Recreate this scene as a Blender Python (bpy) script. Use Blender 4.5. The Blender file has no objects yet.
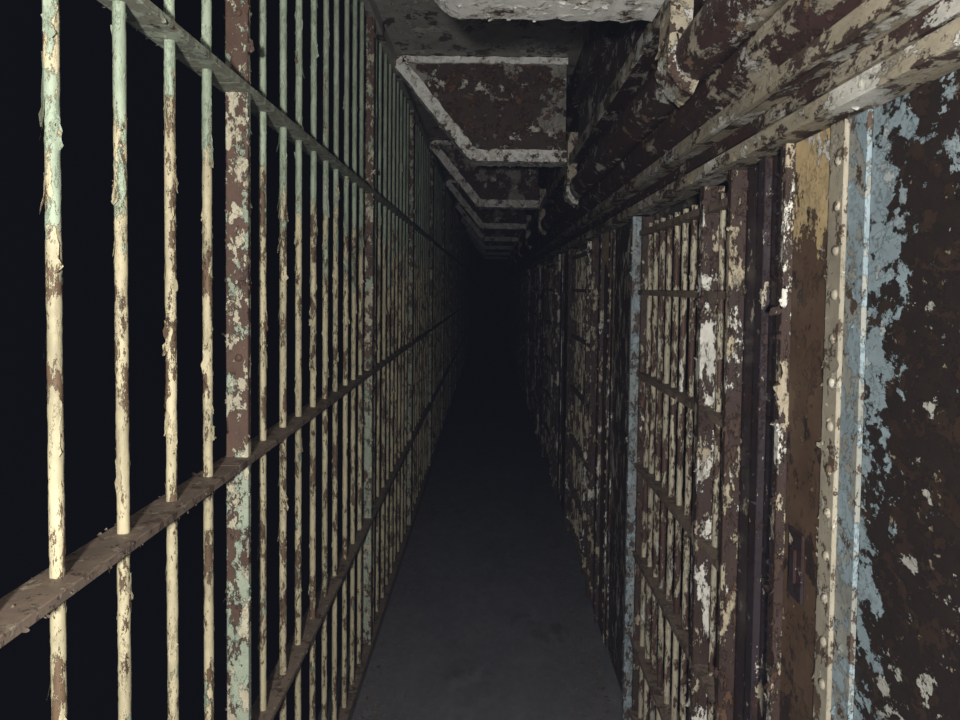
import bpy, bmesh, math, random
from mathutils import Vector, Matrix, noise
random.seed(7)
S=bpy.context.scene
col=S.collection
E=1.6
# ---------------------------------------------------------------- materials
def nn(nt,t,**k):
    n=nt.nodes.new(t)
    for a,b in k.items(): setattr(n,a,b)
    return n
def peel(name, base1, base2, layers, rough=0.6, bump=0.5, stretch=0.6, dirt=0.45, bdist=0.003, ysc=1.0):
    m=bpy.data.materials.new(name); m.use_nodes=True
    nt=m.node_tree; L=nt.links; b=nt.nodes['Principled BSDF']
    geo=nn(nt,'ShaderNodeNewGeometry')
    mp=nn(nt,'ShaderNodeMapping'); mp.inputs['Scale'].default_value=(1,ysc,stretch)
    L.new(geo.outputs['Position'],mp.inputs['Vector'])
    sep=nn(nt,'ShaderNodeSeparateXYZ'); L.new(geo.outputs['Position'],sep.inputs[0])
    def noi(scale,off,detail=11,rg=0.72,dist=0.0):
        a=nn(nt,'ShaderNodeVectorMath',operation='ADD'); a.inputs[1].default_value=(off*3.1,off*1.7,off*2.3)
        L.new(mp.outputs[0],a.inputs[0])
        n=nn(nt,'ShaderNodeTexNoise'); n.inputs['Scale'].default_value=scale
        n.inputs['Detail'].default_value=detail; n.inputs['Roughness'].default_value=rg
        n.inputs['Distortion'].default_value=dist
        L.new(a.outputs[0],n.inputs['Vector']); return n.outputs['Fac']
    def mixc(f,a,bc):
        x=nn(nt,'ShaderNodeMix',data_type='RGBA'); 
        if hasattr(f,'is_linked'): L.new(f,x.inputs[0])
        else: x.inputs[0].default_value=f
        for s,i in ((a,6),(bc,7)):
            if isinstance(s,tuple): x.inputs[i].default_value=(*s,1)
            else: L.new(s,x.inputs[i])
        return x.outputs[2]
    def mr(v,a,c,lo=0.,hi=1.):
        x=nn(nt,'ShaderNodeMapRange'); x.inputs[1].default_value=a; x.inputs[2].default_value=c
        x.inputs[3].default_value=lo; x.inputs[4].default_value=hi
        L.new(v,x.inputs[0]); return x.outputs[0]
    def ma(op,a,c):
        x=nn(nt,'ShaderNodeMath',operation=op)
        for i,s in enumerate((a,c)):
            if isinstance(s,(int,float)): x.inputs[i].default_value=s
            else: L.new(s,x.inputs[i])
        return x.outputs[0]
    c=mixc(mr(noi(40,1),.35,.65),base1,base2)
    h=ma('MULTIPLY',noi(150,2,4),.25)
    for i,l in enumerate(layers):
        f=noi(l.get('s',14),5+i*3+len(name),dist=l.get('d',.1),rg=l.get('r',.72))
        if 'zb' in l:
            z0,z1,am=l['zb']; f=ma('ADD',f,mr(sep.outputs[2],z0,z1,0,am))
        if 'yb' in l:
            z0,z1,am=l['yb']; f=ma('ADD',f,mr(sep.outputs[1],z0,z1,0,am))
        w=l.get('w',.012)
        mk=mr(f,l['t'],l['t']+w)
        g=mr(noi(11,30+i,10,.78),.33,.62)
        pc=mixc(g,tuple(v*(1-dirt) for v in l['c']),l['c'])
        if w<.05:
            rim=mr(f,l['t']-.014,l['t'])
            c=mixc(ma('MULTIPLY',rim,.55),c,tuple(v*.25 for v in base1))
        c=mixc(mk,c,pc)
        h=ma('ADD',h,ma('MULTIPLY',mk,.8))
    L.new(c,b.inputs['Base Color'])
    b.inputs['Roughness'].default_value=rough
    b.inputs['Specular IOR Level'].default_value=.3
    bp=nn(nt,'ShaderNodeBump'); bp.inputs['Strength'].default_value=bump; bp.inputs['Distance'].default_value=bdist
    L.new(h,bp.inputs['Height']); L.new(bp.outputs[0],b.inputs['Normal'])
    return m
CREAM=(.60,.53,.35); WHITE=(.82,.80,.73); MINT=(.41,.49,.37)
RD=(.048,.030,.023); MAR=(.062,.038,.032); BLUE=(.33,.42,.47); TAN=(.44,.37,.26)
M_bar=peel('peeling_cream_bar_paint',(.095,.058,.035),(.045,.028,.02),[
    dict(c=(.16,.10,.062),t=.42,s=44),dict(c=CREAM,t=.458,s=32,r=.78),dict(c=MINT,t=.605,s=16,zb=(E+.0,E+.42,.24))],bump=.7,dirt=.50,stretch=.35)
M_stile=peel('peeling_mint_stile_paint',(.10,.06,.045),(.05,.032,.025),[
    dict(c=(.12,.07,.050),t=.40,s=22),dict(c=(.40,.46,.36),t=.468,s=22,zb=(E-.42,E-.30,-.070)),dict(c=(.62,.57,.43),t=.53,s=30)],bump=.7)
M_rail=peel('dusty_brown_rail_paint',(.14,.10,.072),(.07,.05,.038),[
    dict(c=(.27,.205,.16),t=.43,s=24),dict(c=(.42,.35,.27),t=.58,s=36)],bump=.6)
M_urail=peel('peeling_upper_rail_paint',(.11,.08,.06),(.06,.04,.03),[
    dict(c=(.32,.32,.25),t=.40,s=26),dict(c=(.45,.50,.40),t=.50,s=24)],bump=.7)
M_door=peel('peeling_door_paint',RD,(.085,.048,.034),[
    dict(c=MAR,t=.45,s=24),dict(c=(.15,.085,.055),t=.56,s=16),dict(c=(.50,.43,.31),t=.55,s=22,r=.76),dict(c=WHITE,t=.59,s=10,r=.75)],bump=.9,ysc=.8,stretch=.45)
M_dbar=peel('door_bar_paint',(.06,.035,.028),(.10,.06,.04),[
    dict(c=(.10,.055,.042),t=.45,s=30),dict(c=(.54,.49,.37),t=.485,s=26,r=.78),dict(c=WHITE,t=.60,s=16)],bump=.8,stretch=.35)
M_dark=peel('purple_black_column_paint',(.03,.02,.02),(.055,.030,.028),[
    dict(c=(.048,.036,.043),t=.44,s=12),dict(c=(.60,.53,.42),t=.60,s=16),dict(c=(.60,.57,.50),t=.63,s=50)],bump=.6,rough=.42,ysc=.6)
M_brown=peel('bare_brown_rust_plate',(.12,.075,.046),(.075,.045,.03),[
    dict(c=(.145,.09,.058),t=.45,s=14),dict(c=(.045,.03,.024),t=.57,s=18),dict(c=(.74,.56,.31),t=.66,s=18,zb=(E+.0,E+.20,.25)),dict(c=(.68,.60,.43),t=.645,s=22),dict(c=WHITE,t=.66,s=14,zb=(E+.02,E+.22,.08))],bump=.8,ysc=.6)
M_tan=peel('tan_riveted_strip_paint',(.14,.10,.07),(.08,.055,.04),[
    dict(c=(.42,.38,.30),t=.46,s=34),dict(c=(.60,.56,.47),t=.57,s=30)],bump=.7,ysc=.6)
M_blue=peel('light_blue_peeling_paint',(.12,.08,.06),(.06,.04,.03),[
    dict(c=(.36,.37,.34),t=.44,s=34),dict(c=BLUE,t=.49,s=26)],bump=.8,ysc=.6)
M_post=peel('chipped_grey_blue_post_paint',(.10,.07,.055),(.05,.035,.03),[
    dict(c=(.30,.33,.33),t=.46,s=30),dict(c=(.34,.41,.45),t=.51,s=24)],bump=.8)
M_edge=peel('edge_white_peeling_paint',RD,(.09,.05,.035),[
    dict(c=MAR,t=.42,s=20),dict(c=(.50,.43,.32),t=.535,s=20,r=.76),dict(c=(.86,.84,.77),t=.535,s=9,r=.75)],bump=.9,ysc=.8,stretch=.45)
def panel_mat(name,y0):
    return peel(name,(.020,.015,.014),(.028,.020,.017),[
      dict(c=(.045,.028,.021),t=.53,s=24),
      dict(c=(.34,.28,.20),t=.615,s=44,r=.72),
      dict(c=(.52,.52,.47),t=.630,s=24,zb=(E-.2,E-.6,.055),r=.68),
      dict(c=(.35,.42,.46),t=.640,s=22,zb=(E-.1,E+.25,.065),r=.68),
      dict(c=BLUE,t=.722,s=24,yb=(y0-.165,y0-.03,.22),zb=(E-.40,E+.22,.09),r=.66,d=0),
      dict(c=(.52,.57,.59),t=.74,s=34,yb=(y0-.16,y0-.05,.12),zb=(E-.55,E+.22,.05),r=.66,d=0)],bump=1,rough=.5,dirt=.35,stretch=1.0,ysc=.62)
M_house=peel('housing_white_beige_paint',(.10,.06,.045),(.06,.035,.028),[
    dict(c=(.11,.07,.055),t=.45,s=18),dict(c=(.50,.44,.33),t=.475,s=17),dict(c=(.82,.80,.73),t=.53,s=9,r=.76)],bump=.9,stretch=1,ysc=.45)
M_hdark=peel('housing_dark_maroon_paint',(.06,.035,.032),(.03,.02,.02),[
    dict(c=(.07,.038,.034),t=.45,s=20),dict(c=(.45,.42,.35),t=.555,s=12,r=.76),dict(c=(.80,.77,.70),t=.58,s=9,r=.76)],bump=.8,stretch=1,ysc=.45)
M_cover=peel('sloped_cover_paint',(.09,.055,.045),(.045,.03,.026),[
    dict(c=(.085,.048,.042),t=.45,s=24),dict(c=(.52,.46,.36),t=.57,s=11,r=.77,yb=(2.1,1.2,.085)),dict(c=(.36,.24,.15),t=.585,s=20),dict(c=(.82,.80,.73),t=.57,s=9,r=.77,yb=(2.3,1.2,.02))],bump=1,stretch=1,ysc=.45)
M_ceil=peel('peeling_ceiling_paint',(.15,.10,.08),(.07,.05,.04),[
    dict(c=(.50,.48,.42),t=.43,s=7),dict(c=(.78,.76,.69),t=.55,s=8)],bump=.8,stretch=1,ysc=.6)
M_web=peel('bracket_web_paint',(.09,.048,.034),(.045,.028,.022),[
    dict(c=(.08,.048,.038),t=.45,s=10),dict(c=(.34,.32,.28),t=.525,s=5),dict(c=(.17,.09,.052),t=.56,s=9),dict(c=(.82,.80,.70),t=.585,s=8)],bump=.8,stretch=1)
M_flange=peel('bracket_flange_white_paint',(.12,.065,.045),(.07,.04,.032),[
    dict(c=(.80,.77,.70),t=.45,s=20,r=.74),dict(c=(.98,.97,.92),t=.465,s=12,r=.74)],bump=.8,stretch=1,dirt=.2)
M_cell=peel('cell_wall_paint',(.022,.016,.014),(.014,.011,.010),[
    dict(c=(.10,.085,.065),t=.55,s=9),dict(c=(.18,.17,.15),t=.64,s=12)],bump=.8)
M_floor=peel('worn_dark_concrete',(.12,.124,.142),(.165,.17,.19),[  # worn concrete; bluish haze over the floor is tinted into its colour
    dict(c=(.21,.215,.238),t=.38,s=2.2,w=.3,r=.65),dict(c=(.28,.28,.29),t=.50,s=12,w=.3),dict(c=(.075,.07,.072),t=.56,s=5,w=.2,r=.75)],bump=.6,stretch=1,rough=.85,dirt=.35,bdist=.003,ysc=.5)
# ---------------------------------------------------------------- mesh helpers
def flake(bm,p,n,t,size,wid,curl,k=3):
    n=n.normalized(); t=(t-n*t.dot(n))
    if t.length<1e-4: t=n.orthogonal()
    t.normalize(); b=n.cross(t)
    cur=p+n*.0004; rows=[]
    for i in range(k+1):
        a=curl*(i/k)**1.3
        w=wid*(.45+random.random()*.7)*(1 if i<k else .3)
        off=random.uniform(-.15,.15)*wid
        rows.append((bm.verts.new(cur+b*(off-w*.5)),bm.verts.new(cur+b*(off+w*.5)+t*random.uniform(-.15,.15)*size/k)))
        cur=cur+(t*math.cos(a)+n*math.sin(a))*size/k
    for i in range(k):
        bm.faces.new((rows[i][0],rows[i][1],rows[i+1][1],rows[i+1][0]))
def mesh(name,bm,mat,smooth=False):
    me=bpy.data.meshes.new(name); bm.normal_update(); bm.to_mesh(me); bm.free()
    if smooth:
        for f in me.polygons: f.use_smooth=True
    me.materials.append(mat); return me
def obj(name,me,loc=(0,0,0),parent=None,**props):
    o=bpy.data.objects.new(name,me); col.objects.link(o)
    o.location=loc
    if parent is not None: o.parent=parent
    for k,v in props.items(): o[k]=v
    return o
def empty(name,loc,**props):
    o=obj(name,None,loc,**props); o.empty_display_size=.1; return o
def bmbox(bm,x0,x1,y0,y1,z0,z1,bev=0):
    vs=[bm.verts.new((x,y,z)) for x in (x0,x1) for y in (y0,y1) for z in (z0,z1)]
    F=[(0,1,3,2),(4,6,7,5),(0,4,5,1),(2,3,7,6),(0,2,6,4),(1,5,7,3)]
    fs=[bm.faces.new([vs[i] for i in f]) for f in F]
    if bev:
        es={e for f in fs for e in f.edges}
        bmesh.ops.bevel(bm,geom=list(es),offset=bev,segments=1,affect='EDGES')
def boxm(name,x0,x1,y0,y1,z0,z1,mat,nfl=0,fs=(.004,.012),bev=.0015,sides=('-x','-y'),axis='z',edge=.4,ymar=0.0):
    bm=bmesh.new(); bmbox(bm,x0,x1,y0,y1,z0,z1,bev)
    for _ in range(nfl):
        s=random.choice(sides); e=random.random()<edge
        sz=random.uniform(*fs)*(2 if random.random()<.07 else 1)
        x=random.uniform(x0,x1); y=random.uniform(y0+ymar,y1-ymar); z=random.uniform(z0+.03,z1-.03) if z1-z0>.1 else random.uniform(z0,z1)
        if s=='-x': x=x0; n=Vector((-1,0,0)); y=(random.choice((y0+.002,y1-.002)) if e and axis=='z' else y)
        elif s=='+x': x=x1; n=Vector((1,0,0)); y=(random.choice((y0+.002,y1-.002)) if e and axis=='z' else y)
        elif s=='-y': y=y0; n=Vector((0,-1,0)); x=(random.choice((x0,x1)) if e else x)
        elif s=='+z': z=z1; n=Vector((0,0,1)); x=(random.choice((x0,x1)) if e else x)
        else: z=z0; n=Vector((0,0,-1)); x=(random.choice((x0,x1)) if e else x)
        if axis=='z': t=Vector((random.uniform(-.5,.5),random.uniform(-.5,.5),random.uniform(-1,1)))
        else: t=Vector((random.uniform(-.5,.5),random.uniform(-1,1),random.uniform(-.5,.1)))
        flake(bm,Vector((x,y,z)),n,t,sz,sz*random.uniform(.4,.9),random.uniform(.2,1.2))
    return mesh(name,bm,mat)
def round_bar(name,r,z0,z1,mat,seed,step=.009,nfl=60,seg=10,fs=(.004,.011),strips=()):
    bm=bmesh.new(); N=int((z1-z0)/step); prev=None
    for i in range(N+1):
        z=z0+(z1-z0)*i/N; ring=[]
        wx=noise.noise(Vector((seed,z*1.1,0)))*.0004; wy=noise.noise(Vector((z*1.1,seed,5)))*.0004
        for j in range(seg):
            a=2*math.pi*j/seg
            c,s=math.cos(a),math.sin(a)
            q=noise.noise(Vector((c*1.2+seed*7,s*1.2,z*25)))+.6*noise.noise(Vector((c*3+seed*3,s*3,z*110)))
            rr=r+(.0003 if q>-.12 else -.0002)+.0002*q
            ring.append(bm.verts.new((c*rr+wx,s*rr+wy,z)))
        if prev:
            for j in range(seg):
                bm.faces.new((prev[j],prev[(j+1)%seg],ring[(j+1)%seg],ring[j]))
        prev=ring
    for _ in range(nfl):
        a=random.uniform(0,2*math.pi); z=random.uniform(z0+.03,z1-.03)
        n=Vector((math.cos(a),math.sin(a),0))
        tg=Vector((-math.sin(a),math.cos(a),0))
        t=tg*random.uniform(-.3,.3)+Vector((0,0,random.choice((-1,1))))
        sz=random.uniform(*fs)*(1.8 if random.random()<.08 else 1)
        flake(bm,n*(r+.0001)+Vector((0,0,z)),n,t,sz,sz*random.uniform(.25,.6),random.uniform(.05,.45))
    for (z,a,ln,wd,cu) in strips:
        n=Vector((math.cos(a),math.sin(a),0)); t=Vector((0,0,-1))+n*.08+Vector((-n.y,n.x,0))*random.uniform(-.1,.1)
        flake(bm,n*(r-.001)+Vector((0,0,z)),n,t,ln,wd,cu,k=7)
    return mesh(name,bm,mat,True)
def rivetm(name,r,mat,axis):
    bm=bmesh.new(); bmesh.ops.create_uvsphere(bm,u_segments=10,v_segments=6,radius=r)
    for v in bm.verts: v.co[axis]*=.6
    return mesh(name,bm,mat,True)
# ---------------------------------------------------------------- setting
YE=21.0; YS=-.9
def setting(name,me,label,cat):
    o=obj(name,me); o['kind']='structure'; o['label']=label; o['category']=cat; return o
CH=1.185; CZ=E+CH
bm=bmesh.new(); bmbox(bm,-.62,2.5,YS,YE,-.15,0); 
setting('floor',mesh('floor',bm,M_floor),'worn dark grey concrete walkway floor','floor')
bm=bmesh.new(); bmbox(bm,-.62,2.5,YS,YE,CZ,CZ+.12)
setting('ceiling',mesh('ceiling',bm,M_ceil),'low steel ceiling with grey peeling paint','ceiling')
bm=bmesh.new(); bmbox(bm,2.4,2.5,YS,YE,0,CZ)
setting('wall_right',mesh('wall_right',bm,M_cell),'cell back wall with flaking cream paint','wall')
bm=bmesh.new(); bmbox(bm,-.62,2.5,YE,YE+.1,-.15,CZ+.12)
M_end=peel('end_wall_soot',(.012,.011,.012),(.02,.018,.018),[dict(c=(.03,.028,.026),t=.6,s=6)])  # darkness of the far end put into a near-black wall colour
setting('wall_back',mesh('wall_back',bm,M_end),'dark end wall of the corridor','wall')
# ---------------------------------------------------------------- left barred partition
XL=-.52; SP=.1755; ys0=1.663
ST=[(E+z,a,l,w,c) for z,a,l,w,c in ((.40,3.6,.07,.016,.30),(.33,5.2,.045,.014,.4),(.27,3.2,.085,.015,.25),(.20,5.6,.045,.012,.45),(.22,3.7,.055,.014,.30),(.13,3.9,.05,.012,.35),(.07,5.0,.06,.012,.25),(-.04,3.6,.05,.011,.25),(-.16,5.3,.05,.011,.25),(-.46,3.5,.05,.012,.3),(-.52,5.4,.05,.012,.3),(-.6,3.7,.05,.012,.3))]
BARS=[]
for s in range(7):
    st=ST if s==6 else [(E+random.uniform(-.9,.9),random.uniform(3,6.2),random.uniform(.025,.06),random.uniform(.009,.014),random.uniform(.12,.35)) for _ in range(14)]
    BARS.append(round_bar('bar_mesh',.0087,.052,CZ-.062,M_bar,s+1.3,nfl=170,step=.006,seg=12,strips=st))
stile_me=boxm('stile_mesh',-.023,.023,-.010,.010,.052,CZ-.062,M_stile,nfl=260,sides=('-x','-y','+x'))
sriv=rivetm('stile_rivet_mesh',.008,M_stile,1)
RZ=[E-1.0,E-.364,E+.398]
cache={}
def part_group(sec):
    y0=ys0+10*SP*sec
    first=sec==-1
    nb=range(1,10) if not first else range(5,10)
    ya=y0-SP/2 if not first else y0+4.5*SP
    yb=y0+9.5*SP
    p=empty('barred_partition',(XL,ya,0),label='floor-to-ceiling steel bar partition with peeling cream and mint paint',category='prison bars',group='barred partition sections along the walkway')
    L=yb-ya-.0008
    for i in nb:
        obj('bar',BARS[(i*3+sec*5)%7],(random.uniform(-.002,.002),y0+i*SP-ya+random.uniform(-.003,.003),0),p)
    if not first:
        obj('flat_stile',stile_me,(0,y0-ya,0),p,label='wide flat upright with mint paint over rust')
        if sec<3:
            for z in (.5,.72,1.1,1.45,1.85,2.15,2.45):
                obj('rivet',sriv,(.004,y0-ya-.011,z),p)
    for k,z in enumerate(RZ):
        mt=M_urail if k==2 else M_rail
        key=('rail',k,first)
        if key not in cache:
            cache[key]=boxm('rail_mesh',-.030,.030,0,L,z-.007,z+.007,mt,nfl=110,sides=('-x','+x','+z' if k<2 else '-z'),fs=(.003,.009),axis='y')
        obj('cross_rail',cache[key],(0,0,0),p,label='dusty flat steel cross rail' if k<2 else 'flat cross rail with greenish peeling paint')
    for nm,z0,z1 in (('bottom_rail',.001,.05),('top_rail',CZ-.06,CZ-.001)):
        key=(nm,first)
        if key not in cache: cache[key]=boxm(nm+'_mesh',-.028,.028,0,L,z0,z1,M_rail if nm[0]=='b' else M_ceil,nfl=30,sides=('+x',),axis='y')
        obj(nm,cache[key],(0,0,0),p)
for s in range(-1,11): part_group(s)
# ---------------------------------------------------------------- right side
XR=.54; TOP=E+.262
def C(key,f):
    if key not in cache: cache[key]=f()
    return cache[key]
dbars=[round_bar('door_bar_mesh',.0090,.06,TOP-.03,M_dbar,20+s,nfl=140,fs=(.005,.015)) for s in range(5)]
rriv=rivetm('rivet_mesh',.0085,M_tan,0)
P=2.35
for k in range(0,8):
    y=1.16+P*k
    far=k>0
    p=empty('riveted_door_post',(XR,y,0),label='riveted steel door post, flaking maroon and cream paint' if far else 'riveted steel door post, tan and light blue peeling paint',category='post',group='riveted door posts')
    obj('blue_strip' if not far else 'front_strip',C(('bs',far),lambda:boxm('strip_mesh',-.003,.03,0,.060,.001,TOP,M_door if far else M_blue,nfl=200,sides=('-x',),edge=0,fs=(.004,.016),ymar=.012)),(0,0,0),p,label='painted steel strip' if far else 'light blue painted steel strip')
    obj('tan_strip' if not far else 'rear_strip',C(('ts',far),lambda:boxm('strip_mesh',-.009,.03,.061,.113,.001,TOP,M_edge if far else M_tan,nfl=160,sides=('-x',),fs=(.004,.014))),(0,0,0),p,label='painted steel strip with rivets' if far else 'tan painted steel strip')
    if k<2:
        for j in range(26): obj('rivet',rriv,(-.010,.078,.10+j*.068),p)
    q=empty('rusted_lock_column',(XR,y+.114,0),label='flat brown rusted steel column with cream flakes near its top',category='column',group='rusted lock columns')
    obj('face_plate',C('fp',lambda:boxm('face_plate_mesh',-.004,.03,0.001,.156,.001,TOP,M_brown,nfl=140,sides=('-x',))),(0,0,0),q)
    obj('edge_angle',C('ea',lambda:boxm('edge_angle_mesh',-.020,.03,.157,.178,.001,TOP,M_edge,nfl=300,sides=('-x','-y'),fs=(.004,.018))),(0,0,0),q,label='edge angle with thick white flaking paint')
    def lock():
        bm=bmesh.new(); bmbox(bm,-.010,-.004,.06,.12,E-.53,E-.41,.002)
        bmbox(bm,-.016,-.009,.078,.102,E-.50,E-.44,.003)
        return mesh('lock_plate_mesh',bm,M_dark)
    obj('lock_plate',C('lk',lock),(0,0,0),q,label='dark lock plate')
    r=empty('dark_channel_column',(XR,y+.295,0),label='purple-black steel channel column with flaking cream edges',category='column',group='dark channel columns')
    def web():
        bm=bmesh.new(); bmbox(bm,.012,.03,0.002,.306,.001,TOP,.001)
        for _ in range(160):
            sz=random.uniform(.005,.018)
            flake(bm,Vector((.012,random.uniform(0.02,.29),random.uniform(.1,TOP-.03))),Vector((-1,0,0)),Vector((0,random.uniform(-.5,.5),random.uniform(-1,1))),sz,sz*.7,random.uniform(.3,1.2))
        return mesh('web_mesh',bm,M_dark)
    obj('web',C('wb',web),(0,0,0),r)
    obj('front_flange',C('ff',lambda:boxm('front_flange_mesh',-.018,.011,.002,.012,.001,TOP,M_dark,nfl=120,sides=('-x',))),(0,0,0),r)
    obj('middle_rib',C('mrb',lambda:boxm('middle_rib_mesh',-.004,.011,.13,.17,.001,TOP,M_dark,nfl=100,sides=('-x','-y'))),(0,0,0),r)
    obj('rear_flange',C('rf',lambda:boxm('rear_flange_mesh',-.024,.011,.285,.306,.001,TOP,M_door,nfl=220,sides=('-x','-y'))),(0,0,0),r,label='flange with flaking cream paint')
    d=empty('cell_door',(XR,y+.61,0),label='barred steel cell door with mottled cream and maroon peeling paint',category='cell door',group='barred cell doors')
    for j,yy in enumerate((.05,.105,.16,.335,.435,.535,.635,.735,.835,.935,1.03)):
        obj('bar',dbars[(j+k)%5],(.016,yy,0),d)
    obj('stile',C('st1',lambda:boxm('door_stile_mesh',-.018,.034,.215,.255,.04,TOP-.004,M_edge,nfl=300,sides=('-x','-y'),fs=(.004,.018))),(0,0,0),d,label='wide stile with white flaking paint')
    obj('stile',C('st2',lambda:boxm('door_stile_mesh2',-.006,.034,1.07,1.09,.04,TOP-.004,M_door,nfl=80,sides=('-x',))),(0,0,0),d)
    for z in (E+.20,E-.01,E-.30,E-.63,E-.95,E-1.27,.07):
        obj('cross_rail',C(('cr',z),lambda:boxm('door_rail_mesh',-.014,.040,.012,1.09,z-.009,z+.009,M_rail,nfl=60,sides=('-x','+z'),fs=(.004,.010),axis='y')),(0,0,0),d)
    obj('door_guide_post',C(('bp',far),lambda:boxm('guide_mesh',-.032,.012,0,.030,.001,TOP,M_door if far else M_post,nfl=200,sides=('-x','-y'))),(XR,y+1.725,0),label='slim maroon and cream flaking guide post' if far else 'slim light blue painted guide post',category='post',group='door guide posts')
for k in range(-1,8):
    y=1.16+P*k
    if k>=0: a=y+1.775; bnd=y+P-.012
    else: a=.25; bnd=1.156
    s=obj('sheet_steel_panel',boxm('panel_mesh',.0,.03,0,bnd-a,.001,TOP,panel_mat('dark_panel_blue_peel',bnd) if k<0 else M_door,nfl=300 if k<0 else 60,sides=('-x',),edge=0,fs=(.003,.009),ymar=.022),(XR+.002,a,0),label='dark sheet steel panel with light blue paint peeling along its edge' if k<0 else 'sheet steel panel with maroon and cream flaking paint',category='wall panel',group='sheet steel panels')
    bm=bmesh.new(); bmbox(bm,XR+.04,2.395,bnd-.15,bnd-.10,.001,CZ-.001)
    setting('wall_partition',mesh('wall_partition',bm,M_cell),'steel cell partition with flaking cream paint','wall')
o=obj('door_track_rail',boxm('track_mesh',-.040,.034,0,YE-.3,0,.030,M_house,nfl=900,sides=('-x','-z'),fs=(.004,.016),axis='y'),(XR,.25,E+.268),label='horizontal door track rail with beige flaking paint',category='door track')
def extr(name,prof,y0,y1,mat,fl=None,nfl=0,ymax=6,fs=(.006,.03),jit=0,smooth=False):
    bm=bmesh.new(); n=len(prof)
    ys=[y0]
    if jit:
        yy=y0
        while yy<y0+5: yy+=.06; ys.append(yy)
    ys.append(y1); prev=None
    for y in ys:
        R=[]
        for i,(x,z) in enumerate(prof):
            jx=jit*noise.noise(Vector((i*3.3,y*3,x*50)))+jit*.25*noise.noise(Vector((i*5.3,y*12,z*50))) if jit and x<.02 else 0
            jz=jit*.6*noise.noise(Vector((i*7.7,y*3,4+x*30))) if jit and x<.02 else 0
            R.append(bm.verts.new((x+jx,y,z+jz)))
        if prev:
            for i in range(n): bm.faces.new((prev[i],prev[(i+1)%n],R[(i+1)%n],R[i]))
        else: bm.faces.new(R)
        prev=R
    bm.faces.new(prev[::-1])
    bmesh.ops.recalc_face_normals(bm,faces=bm.faces[:])
    if fl:
        for _ in range(nfl):
            i=random.choice(fl); a=Vector(prof[i]); c=Vector(prof[(i+1)%n]); d=(c-a).normalized()
            p=a.lerp(c,random.random()); nr=Vector((-abs(d.y),0,-abs(d.x)))
            sz=random.uniform(*fs)
            flake(bm,Vector((p.x,y0+.03+(random.random()**1.6)*ymax,p.y)),nr,Vector((random.uniform(-1,1),random.uniform(-1,1),random.uniform(-1,1))),sz,sz*.8,random.uniform(.1,.7))
    return mesh(name,bm,mat,smooth)
hp=empty('door_mechanism_housing',(XR,.25,E),label='overhead steel door mechanism housing with maroon and beige peeling paint',category='door mechanism')
HY=YE-.3
def hpart(nm,prof,mat,lab,fl=None,n=0,jit=.002,fs=(.005,.02)):
    obj(nm,extr(nm+'_mesh',prof,0,HY,mat,fl,n,4,fs,jit),(0,0,0),hp,label=lab)
hpart('back_plate',[(.010,.332),(.010,.360),(.05,.360),(.05,.332)],M_cover,'dark recessed back plate',None,0,0)
hpart('lower_ledge',[(-.046,.345),(-.060,.345),(-.060,.376),(.01,.376),(.01,.361),(-.046,.361)],M_house,'projecting ledge lip with white flaking paint',(1,),160,.0015,(.005,.014))
hpart('stepped_cover',[(-.030,.378),(-.034,.400),(-.070,.425),(-.074,.470),(.05,.470),(.05,.378)],M_cover,'layered cover plates with large beige and white flakes',(0,1,2),500,.002)
arc=[(-.072,.460)]+[(-.090-.050*math.sin(t),.520-.058*math.cos(t)) for t in [math.radians(a) for a in range(10,171,16)]]+[(-.072,.580)]
obj('pipe_duct',extr('pipe_duct_mesh',arc,0,HY,M_cover,list(range(1,10)),460,5,(.006,.024),.002,True),(0,0,0),hp,label='bulky rounded duct with thick curling paint')
hpart('deep_beam',[(-.084,.581),(-.084,.640),(-.138,.640),(-.138,.672),(.05,.672),(.05,.581)],M_hdark,'deep dark beam with white flakes',(0,2),240)
hpart('beam_lip',[(-.1385,.630),(-.146,.630),(-.146,.676),(-.1385,.676)],M_house,'pale flaking lip of the beam',(1,),120,0,(.005,.014))
hpart('upper_box',[(-.100,.674),(-.100,.93),(-.128,.93),(-.128,.96),(-.100,.96),(-.100,CH-.002),(.05,CH-.002),(.05,.674)],M_hdark,'dark maroon upper box',(0,4),160)
def bracket_web():
    return extr('bw',[(-.50,CH-.002),(-.10,.66),(.38,.66),(.38,CH-.002)],0,.012,M_web)
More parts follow.
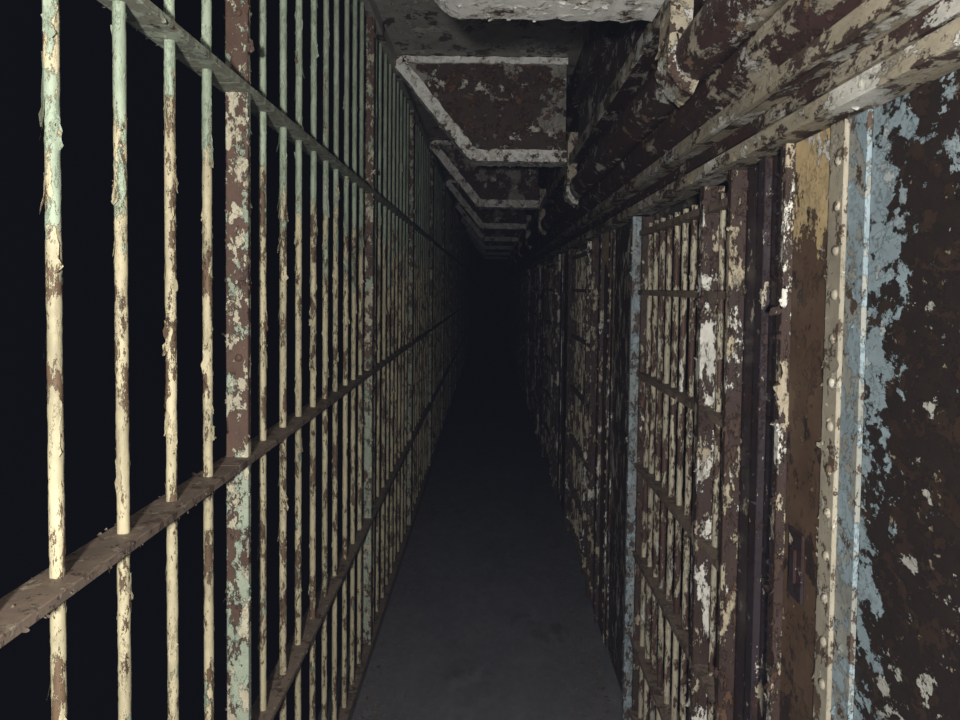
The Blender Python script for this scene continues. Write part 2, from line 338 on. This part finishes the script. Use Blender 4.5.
def band(name,pts,w,y0,y1,mat,nfl=0,jw=.004):
    bm=bmesh.new(); 
    P2=[]
    for i in range(len(pts)-1):
        a=Vector(pts[i]); c=Vector(pts[i+1]); m=max(1,int((c-a).length/.025))
        for j in range(m): P2.append((a.lerp(c,j/m),j==0))
    P2.append((Vector(pts[-1]),True))
    n=len(P2); inn=[]; out=[]
    for i in range(n):
        p=P2[i][0]; ds=[]
        if i>0: ds.append((p-P2[i-1][0]).normalized())
        if i<n-1: ds.append((P2[i+1][0]-p).normalized())
        d=sum(ds,Vector((0,0))).normalized(); nrm=Vector((-d.y,d.x))
        k=w/max(.3,nrm.dot(Vector((-ds[0].y,ds[0].x))))
        inn.append(p+nrm*(k+random.uniform(-jw,jw))); out.append(p+nrm*random.uniform(-jw*.5,jw))
    for i in range(n-1):
        q=[out[i],out[i+1],inn[i+1],inn[i]]
        A=[bm.verts.new((v.x,y0,v.y)) for v in q]; B=[bm.verts.new((v.x,y1,v.y)) for v in q]
        for j in (0,2): bm.faces.new((A[j],A[(j+1)%4],B[(j+1)%4],B[j]))
        bm.faces.new(A); bm.faces.new(B[::-1])
    for _ in range(nfl):
        i=random.randrange(n-1); d=(out[i+1]-out[i]).normalized(); p=out[i]
        sz=random.uniform(.008,.028); n2=Vector((d.y,0,-d.x))
        flake(bm,Vector((p.x,random.uniform(y0,y1),p.y)),n2,Vector((random.uniform(-1,1),random.uniform(-1,1),random.uniform(-1,1))),sz,sz,random.uniform(.2,1.0))
    bmesh.ops.remove_doubles(bm,verts=bm.verts[:],dist=.00001)
    bmesh.ops.recalc_face_normals(bm,faces=bm.faces[:])
    return mesh(name,bm,mat)
briv=rivetm('bracket_rivet_mesh',.011,M_flange,1)
T1=CH-.045
elbow=[(.390,.80)]+[(.470-.085*math.cos(t),.500-.075*math.sin(t)) for t in [math.radians(a) for a in range(0,71,10)]]
for i in range(8):
    y=1.83+P*i
    p=empty('ceiling_bracket',(0,y,E),label='riveted steel ceiling bracket with white flaking flange',category='ceiling bracket',group='ceiling brackets along the walkway')
    obj('web_plate',C('bw',bracket_web),(0,0,0),p,label='dark rusted web plate')
    obj('flange',C('bf',lambda:band('bf',[(-.512,T1),(-.125,.672),(-.105,.655),(-.08,.650),(.385,.65)],.060,-.02,.15,M_flange,150)),(0,0,0),p,label='white flaking flange')
    obj('top_angle',C('bt',lambda:band('bt',[(-.46,T1+.005),(.385,T1+.005)],.034,-.02,-.001,M_flange,10)),(0,0,0),p)
    obj('side_gusset',C('bg',lambda:band('bg',elbow,.050,-.04,.07,M_house,120,.002)),(0,0,0),p,label='curved side elbow hugging the housing')
    if i<3:
        for t in (.12,.32,.52,.72,.9):
            obj('rivet',briv,(-.512+.39*t+.026,-.021,T1-(T1-.67)*t+.020),p)
        for t in (.1,.3,.5,.7,.9):
            obj('rivet',briv,(-.10+.49*t,-.021,.680),p)
# paint chips fallen along the foot of the bars and doors
bm=bmesh.new()
for _ in range(4200):
    side=random.random()<.5
    off=min(.45,abs(random.gauss(0,.08)))
    x=(-.48+off) if side else (.49-off)
    y=.8+random.random()**1.3*9
    sz=random.uniform(.004,.018)
    flake(bm,Vector((x,y,.0006)),Vector((0,0,1)),Vector((random.uniform(-1,1),random.uniform(-1,1),0)),sz,sz,random.uniform(0,.5),k=2)
o=obj('fallen_paint_chips',mesh('chips_mesh',bm,M_rail),label='fallen paint chips scattered along the floor edges',category='paint chips'); o['kind']='stuff'
# ---------------------------------------------------------------- lights / world / camera
w=bpy.data.worlds.new('World'); S.world=w; w.use_nodes=True
nt=w.node_tree
nt.nodes['Background'].inputs[0].default_value=(.5,.6,.9,1); nt.nodes['Background'].inputs[1].default_value=.003
va=nt.nodes.new('ShaderNodeVolumeAbsorption'); va.inputs['Density'].default_value=.045; va.inputs['Color'].default_value=(0,0,.06,1)
vs=nt.nodes.new('ShaderNodeVolumeScatter'); vs.inputs['Density'].default_value=.0045; vs.inputs['Color'].default_value=(.55,.65,1,1)
ad=nt.nodes.new('ShaderNodeAddShader'); nt.links.new(va.outputs[0],ad.inputs[0]); nt.links.new(vs.outputs[0],ad.inputs[1])
nt.links.new(ad.outputs[0],nt.nodes['World Output'].inputs['Volume'])
ld=bpy.data.lights.new('phone_torch','POINT'); ld.energy=300; ld.shadow_soft_size=.04; ld.color=(1,.97,.90)
lo=bpy.data.objects.new('phone_torch',ld); lo.location=(-.12,-.68,E-.04); col.objects.link(lo)
cd=bpy.data.cameras.new('camera'); cam=bpy.data.objects.new('camera',cd); col.objects.link(cam)
cd.sensor_width=36; cd.lens=804/960*36; cd.shift_x=-9.5/960; cd.shift_y=-35.5/960; cd.clip_start=.02
cam.matrix_world=Matrix.Translation((0,0,E))@Matrix.Rotation(math.radians(90-2.6),4,'X')@Matrix.Rotation(math.radians(.7),4,'Z')
S.camera=cam
S.view_settings.view_transform='Standard'
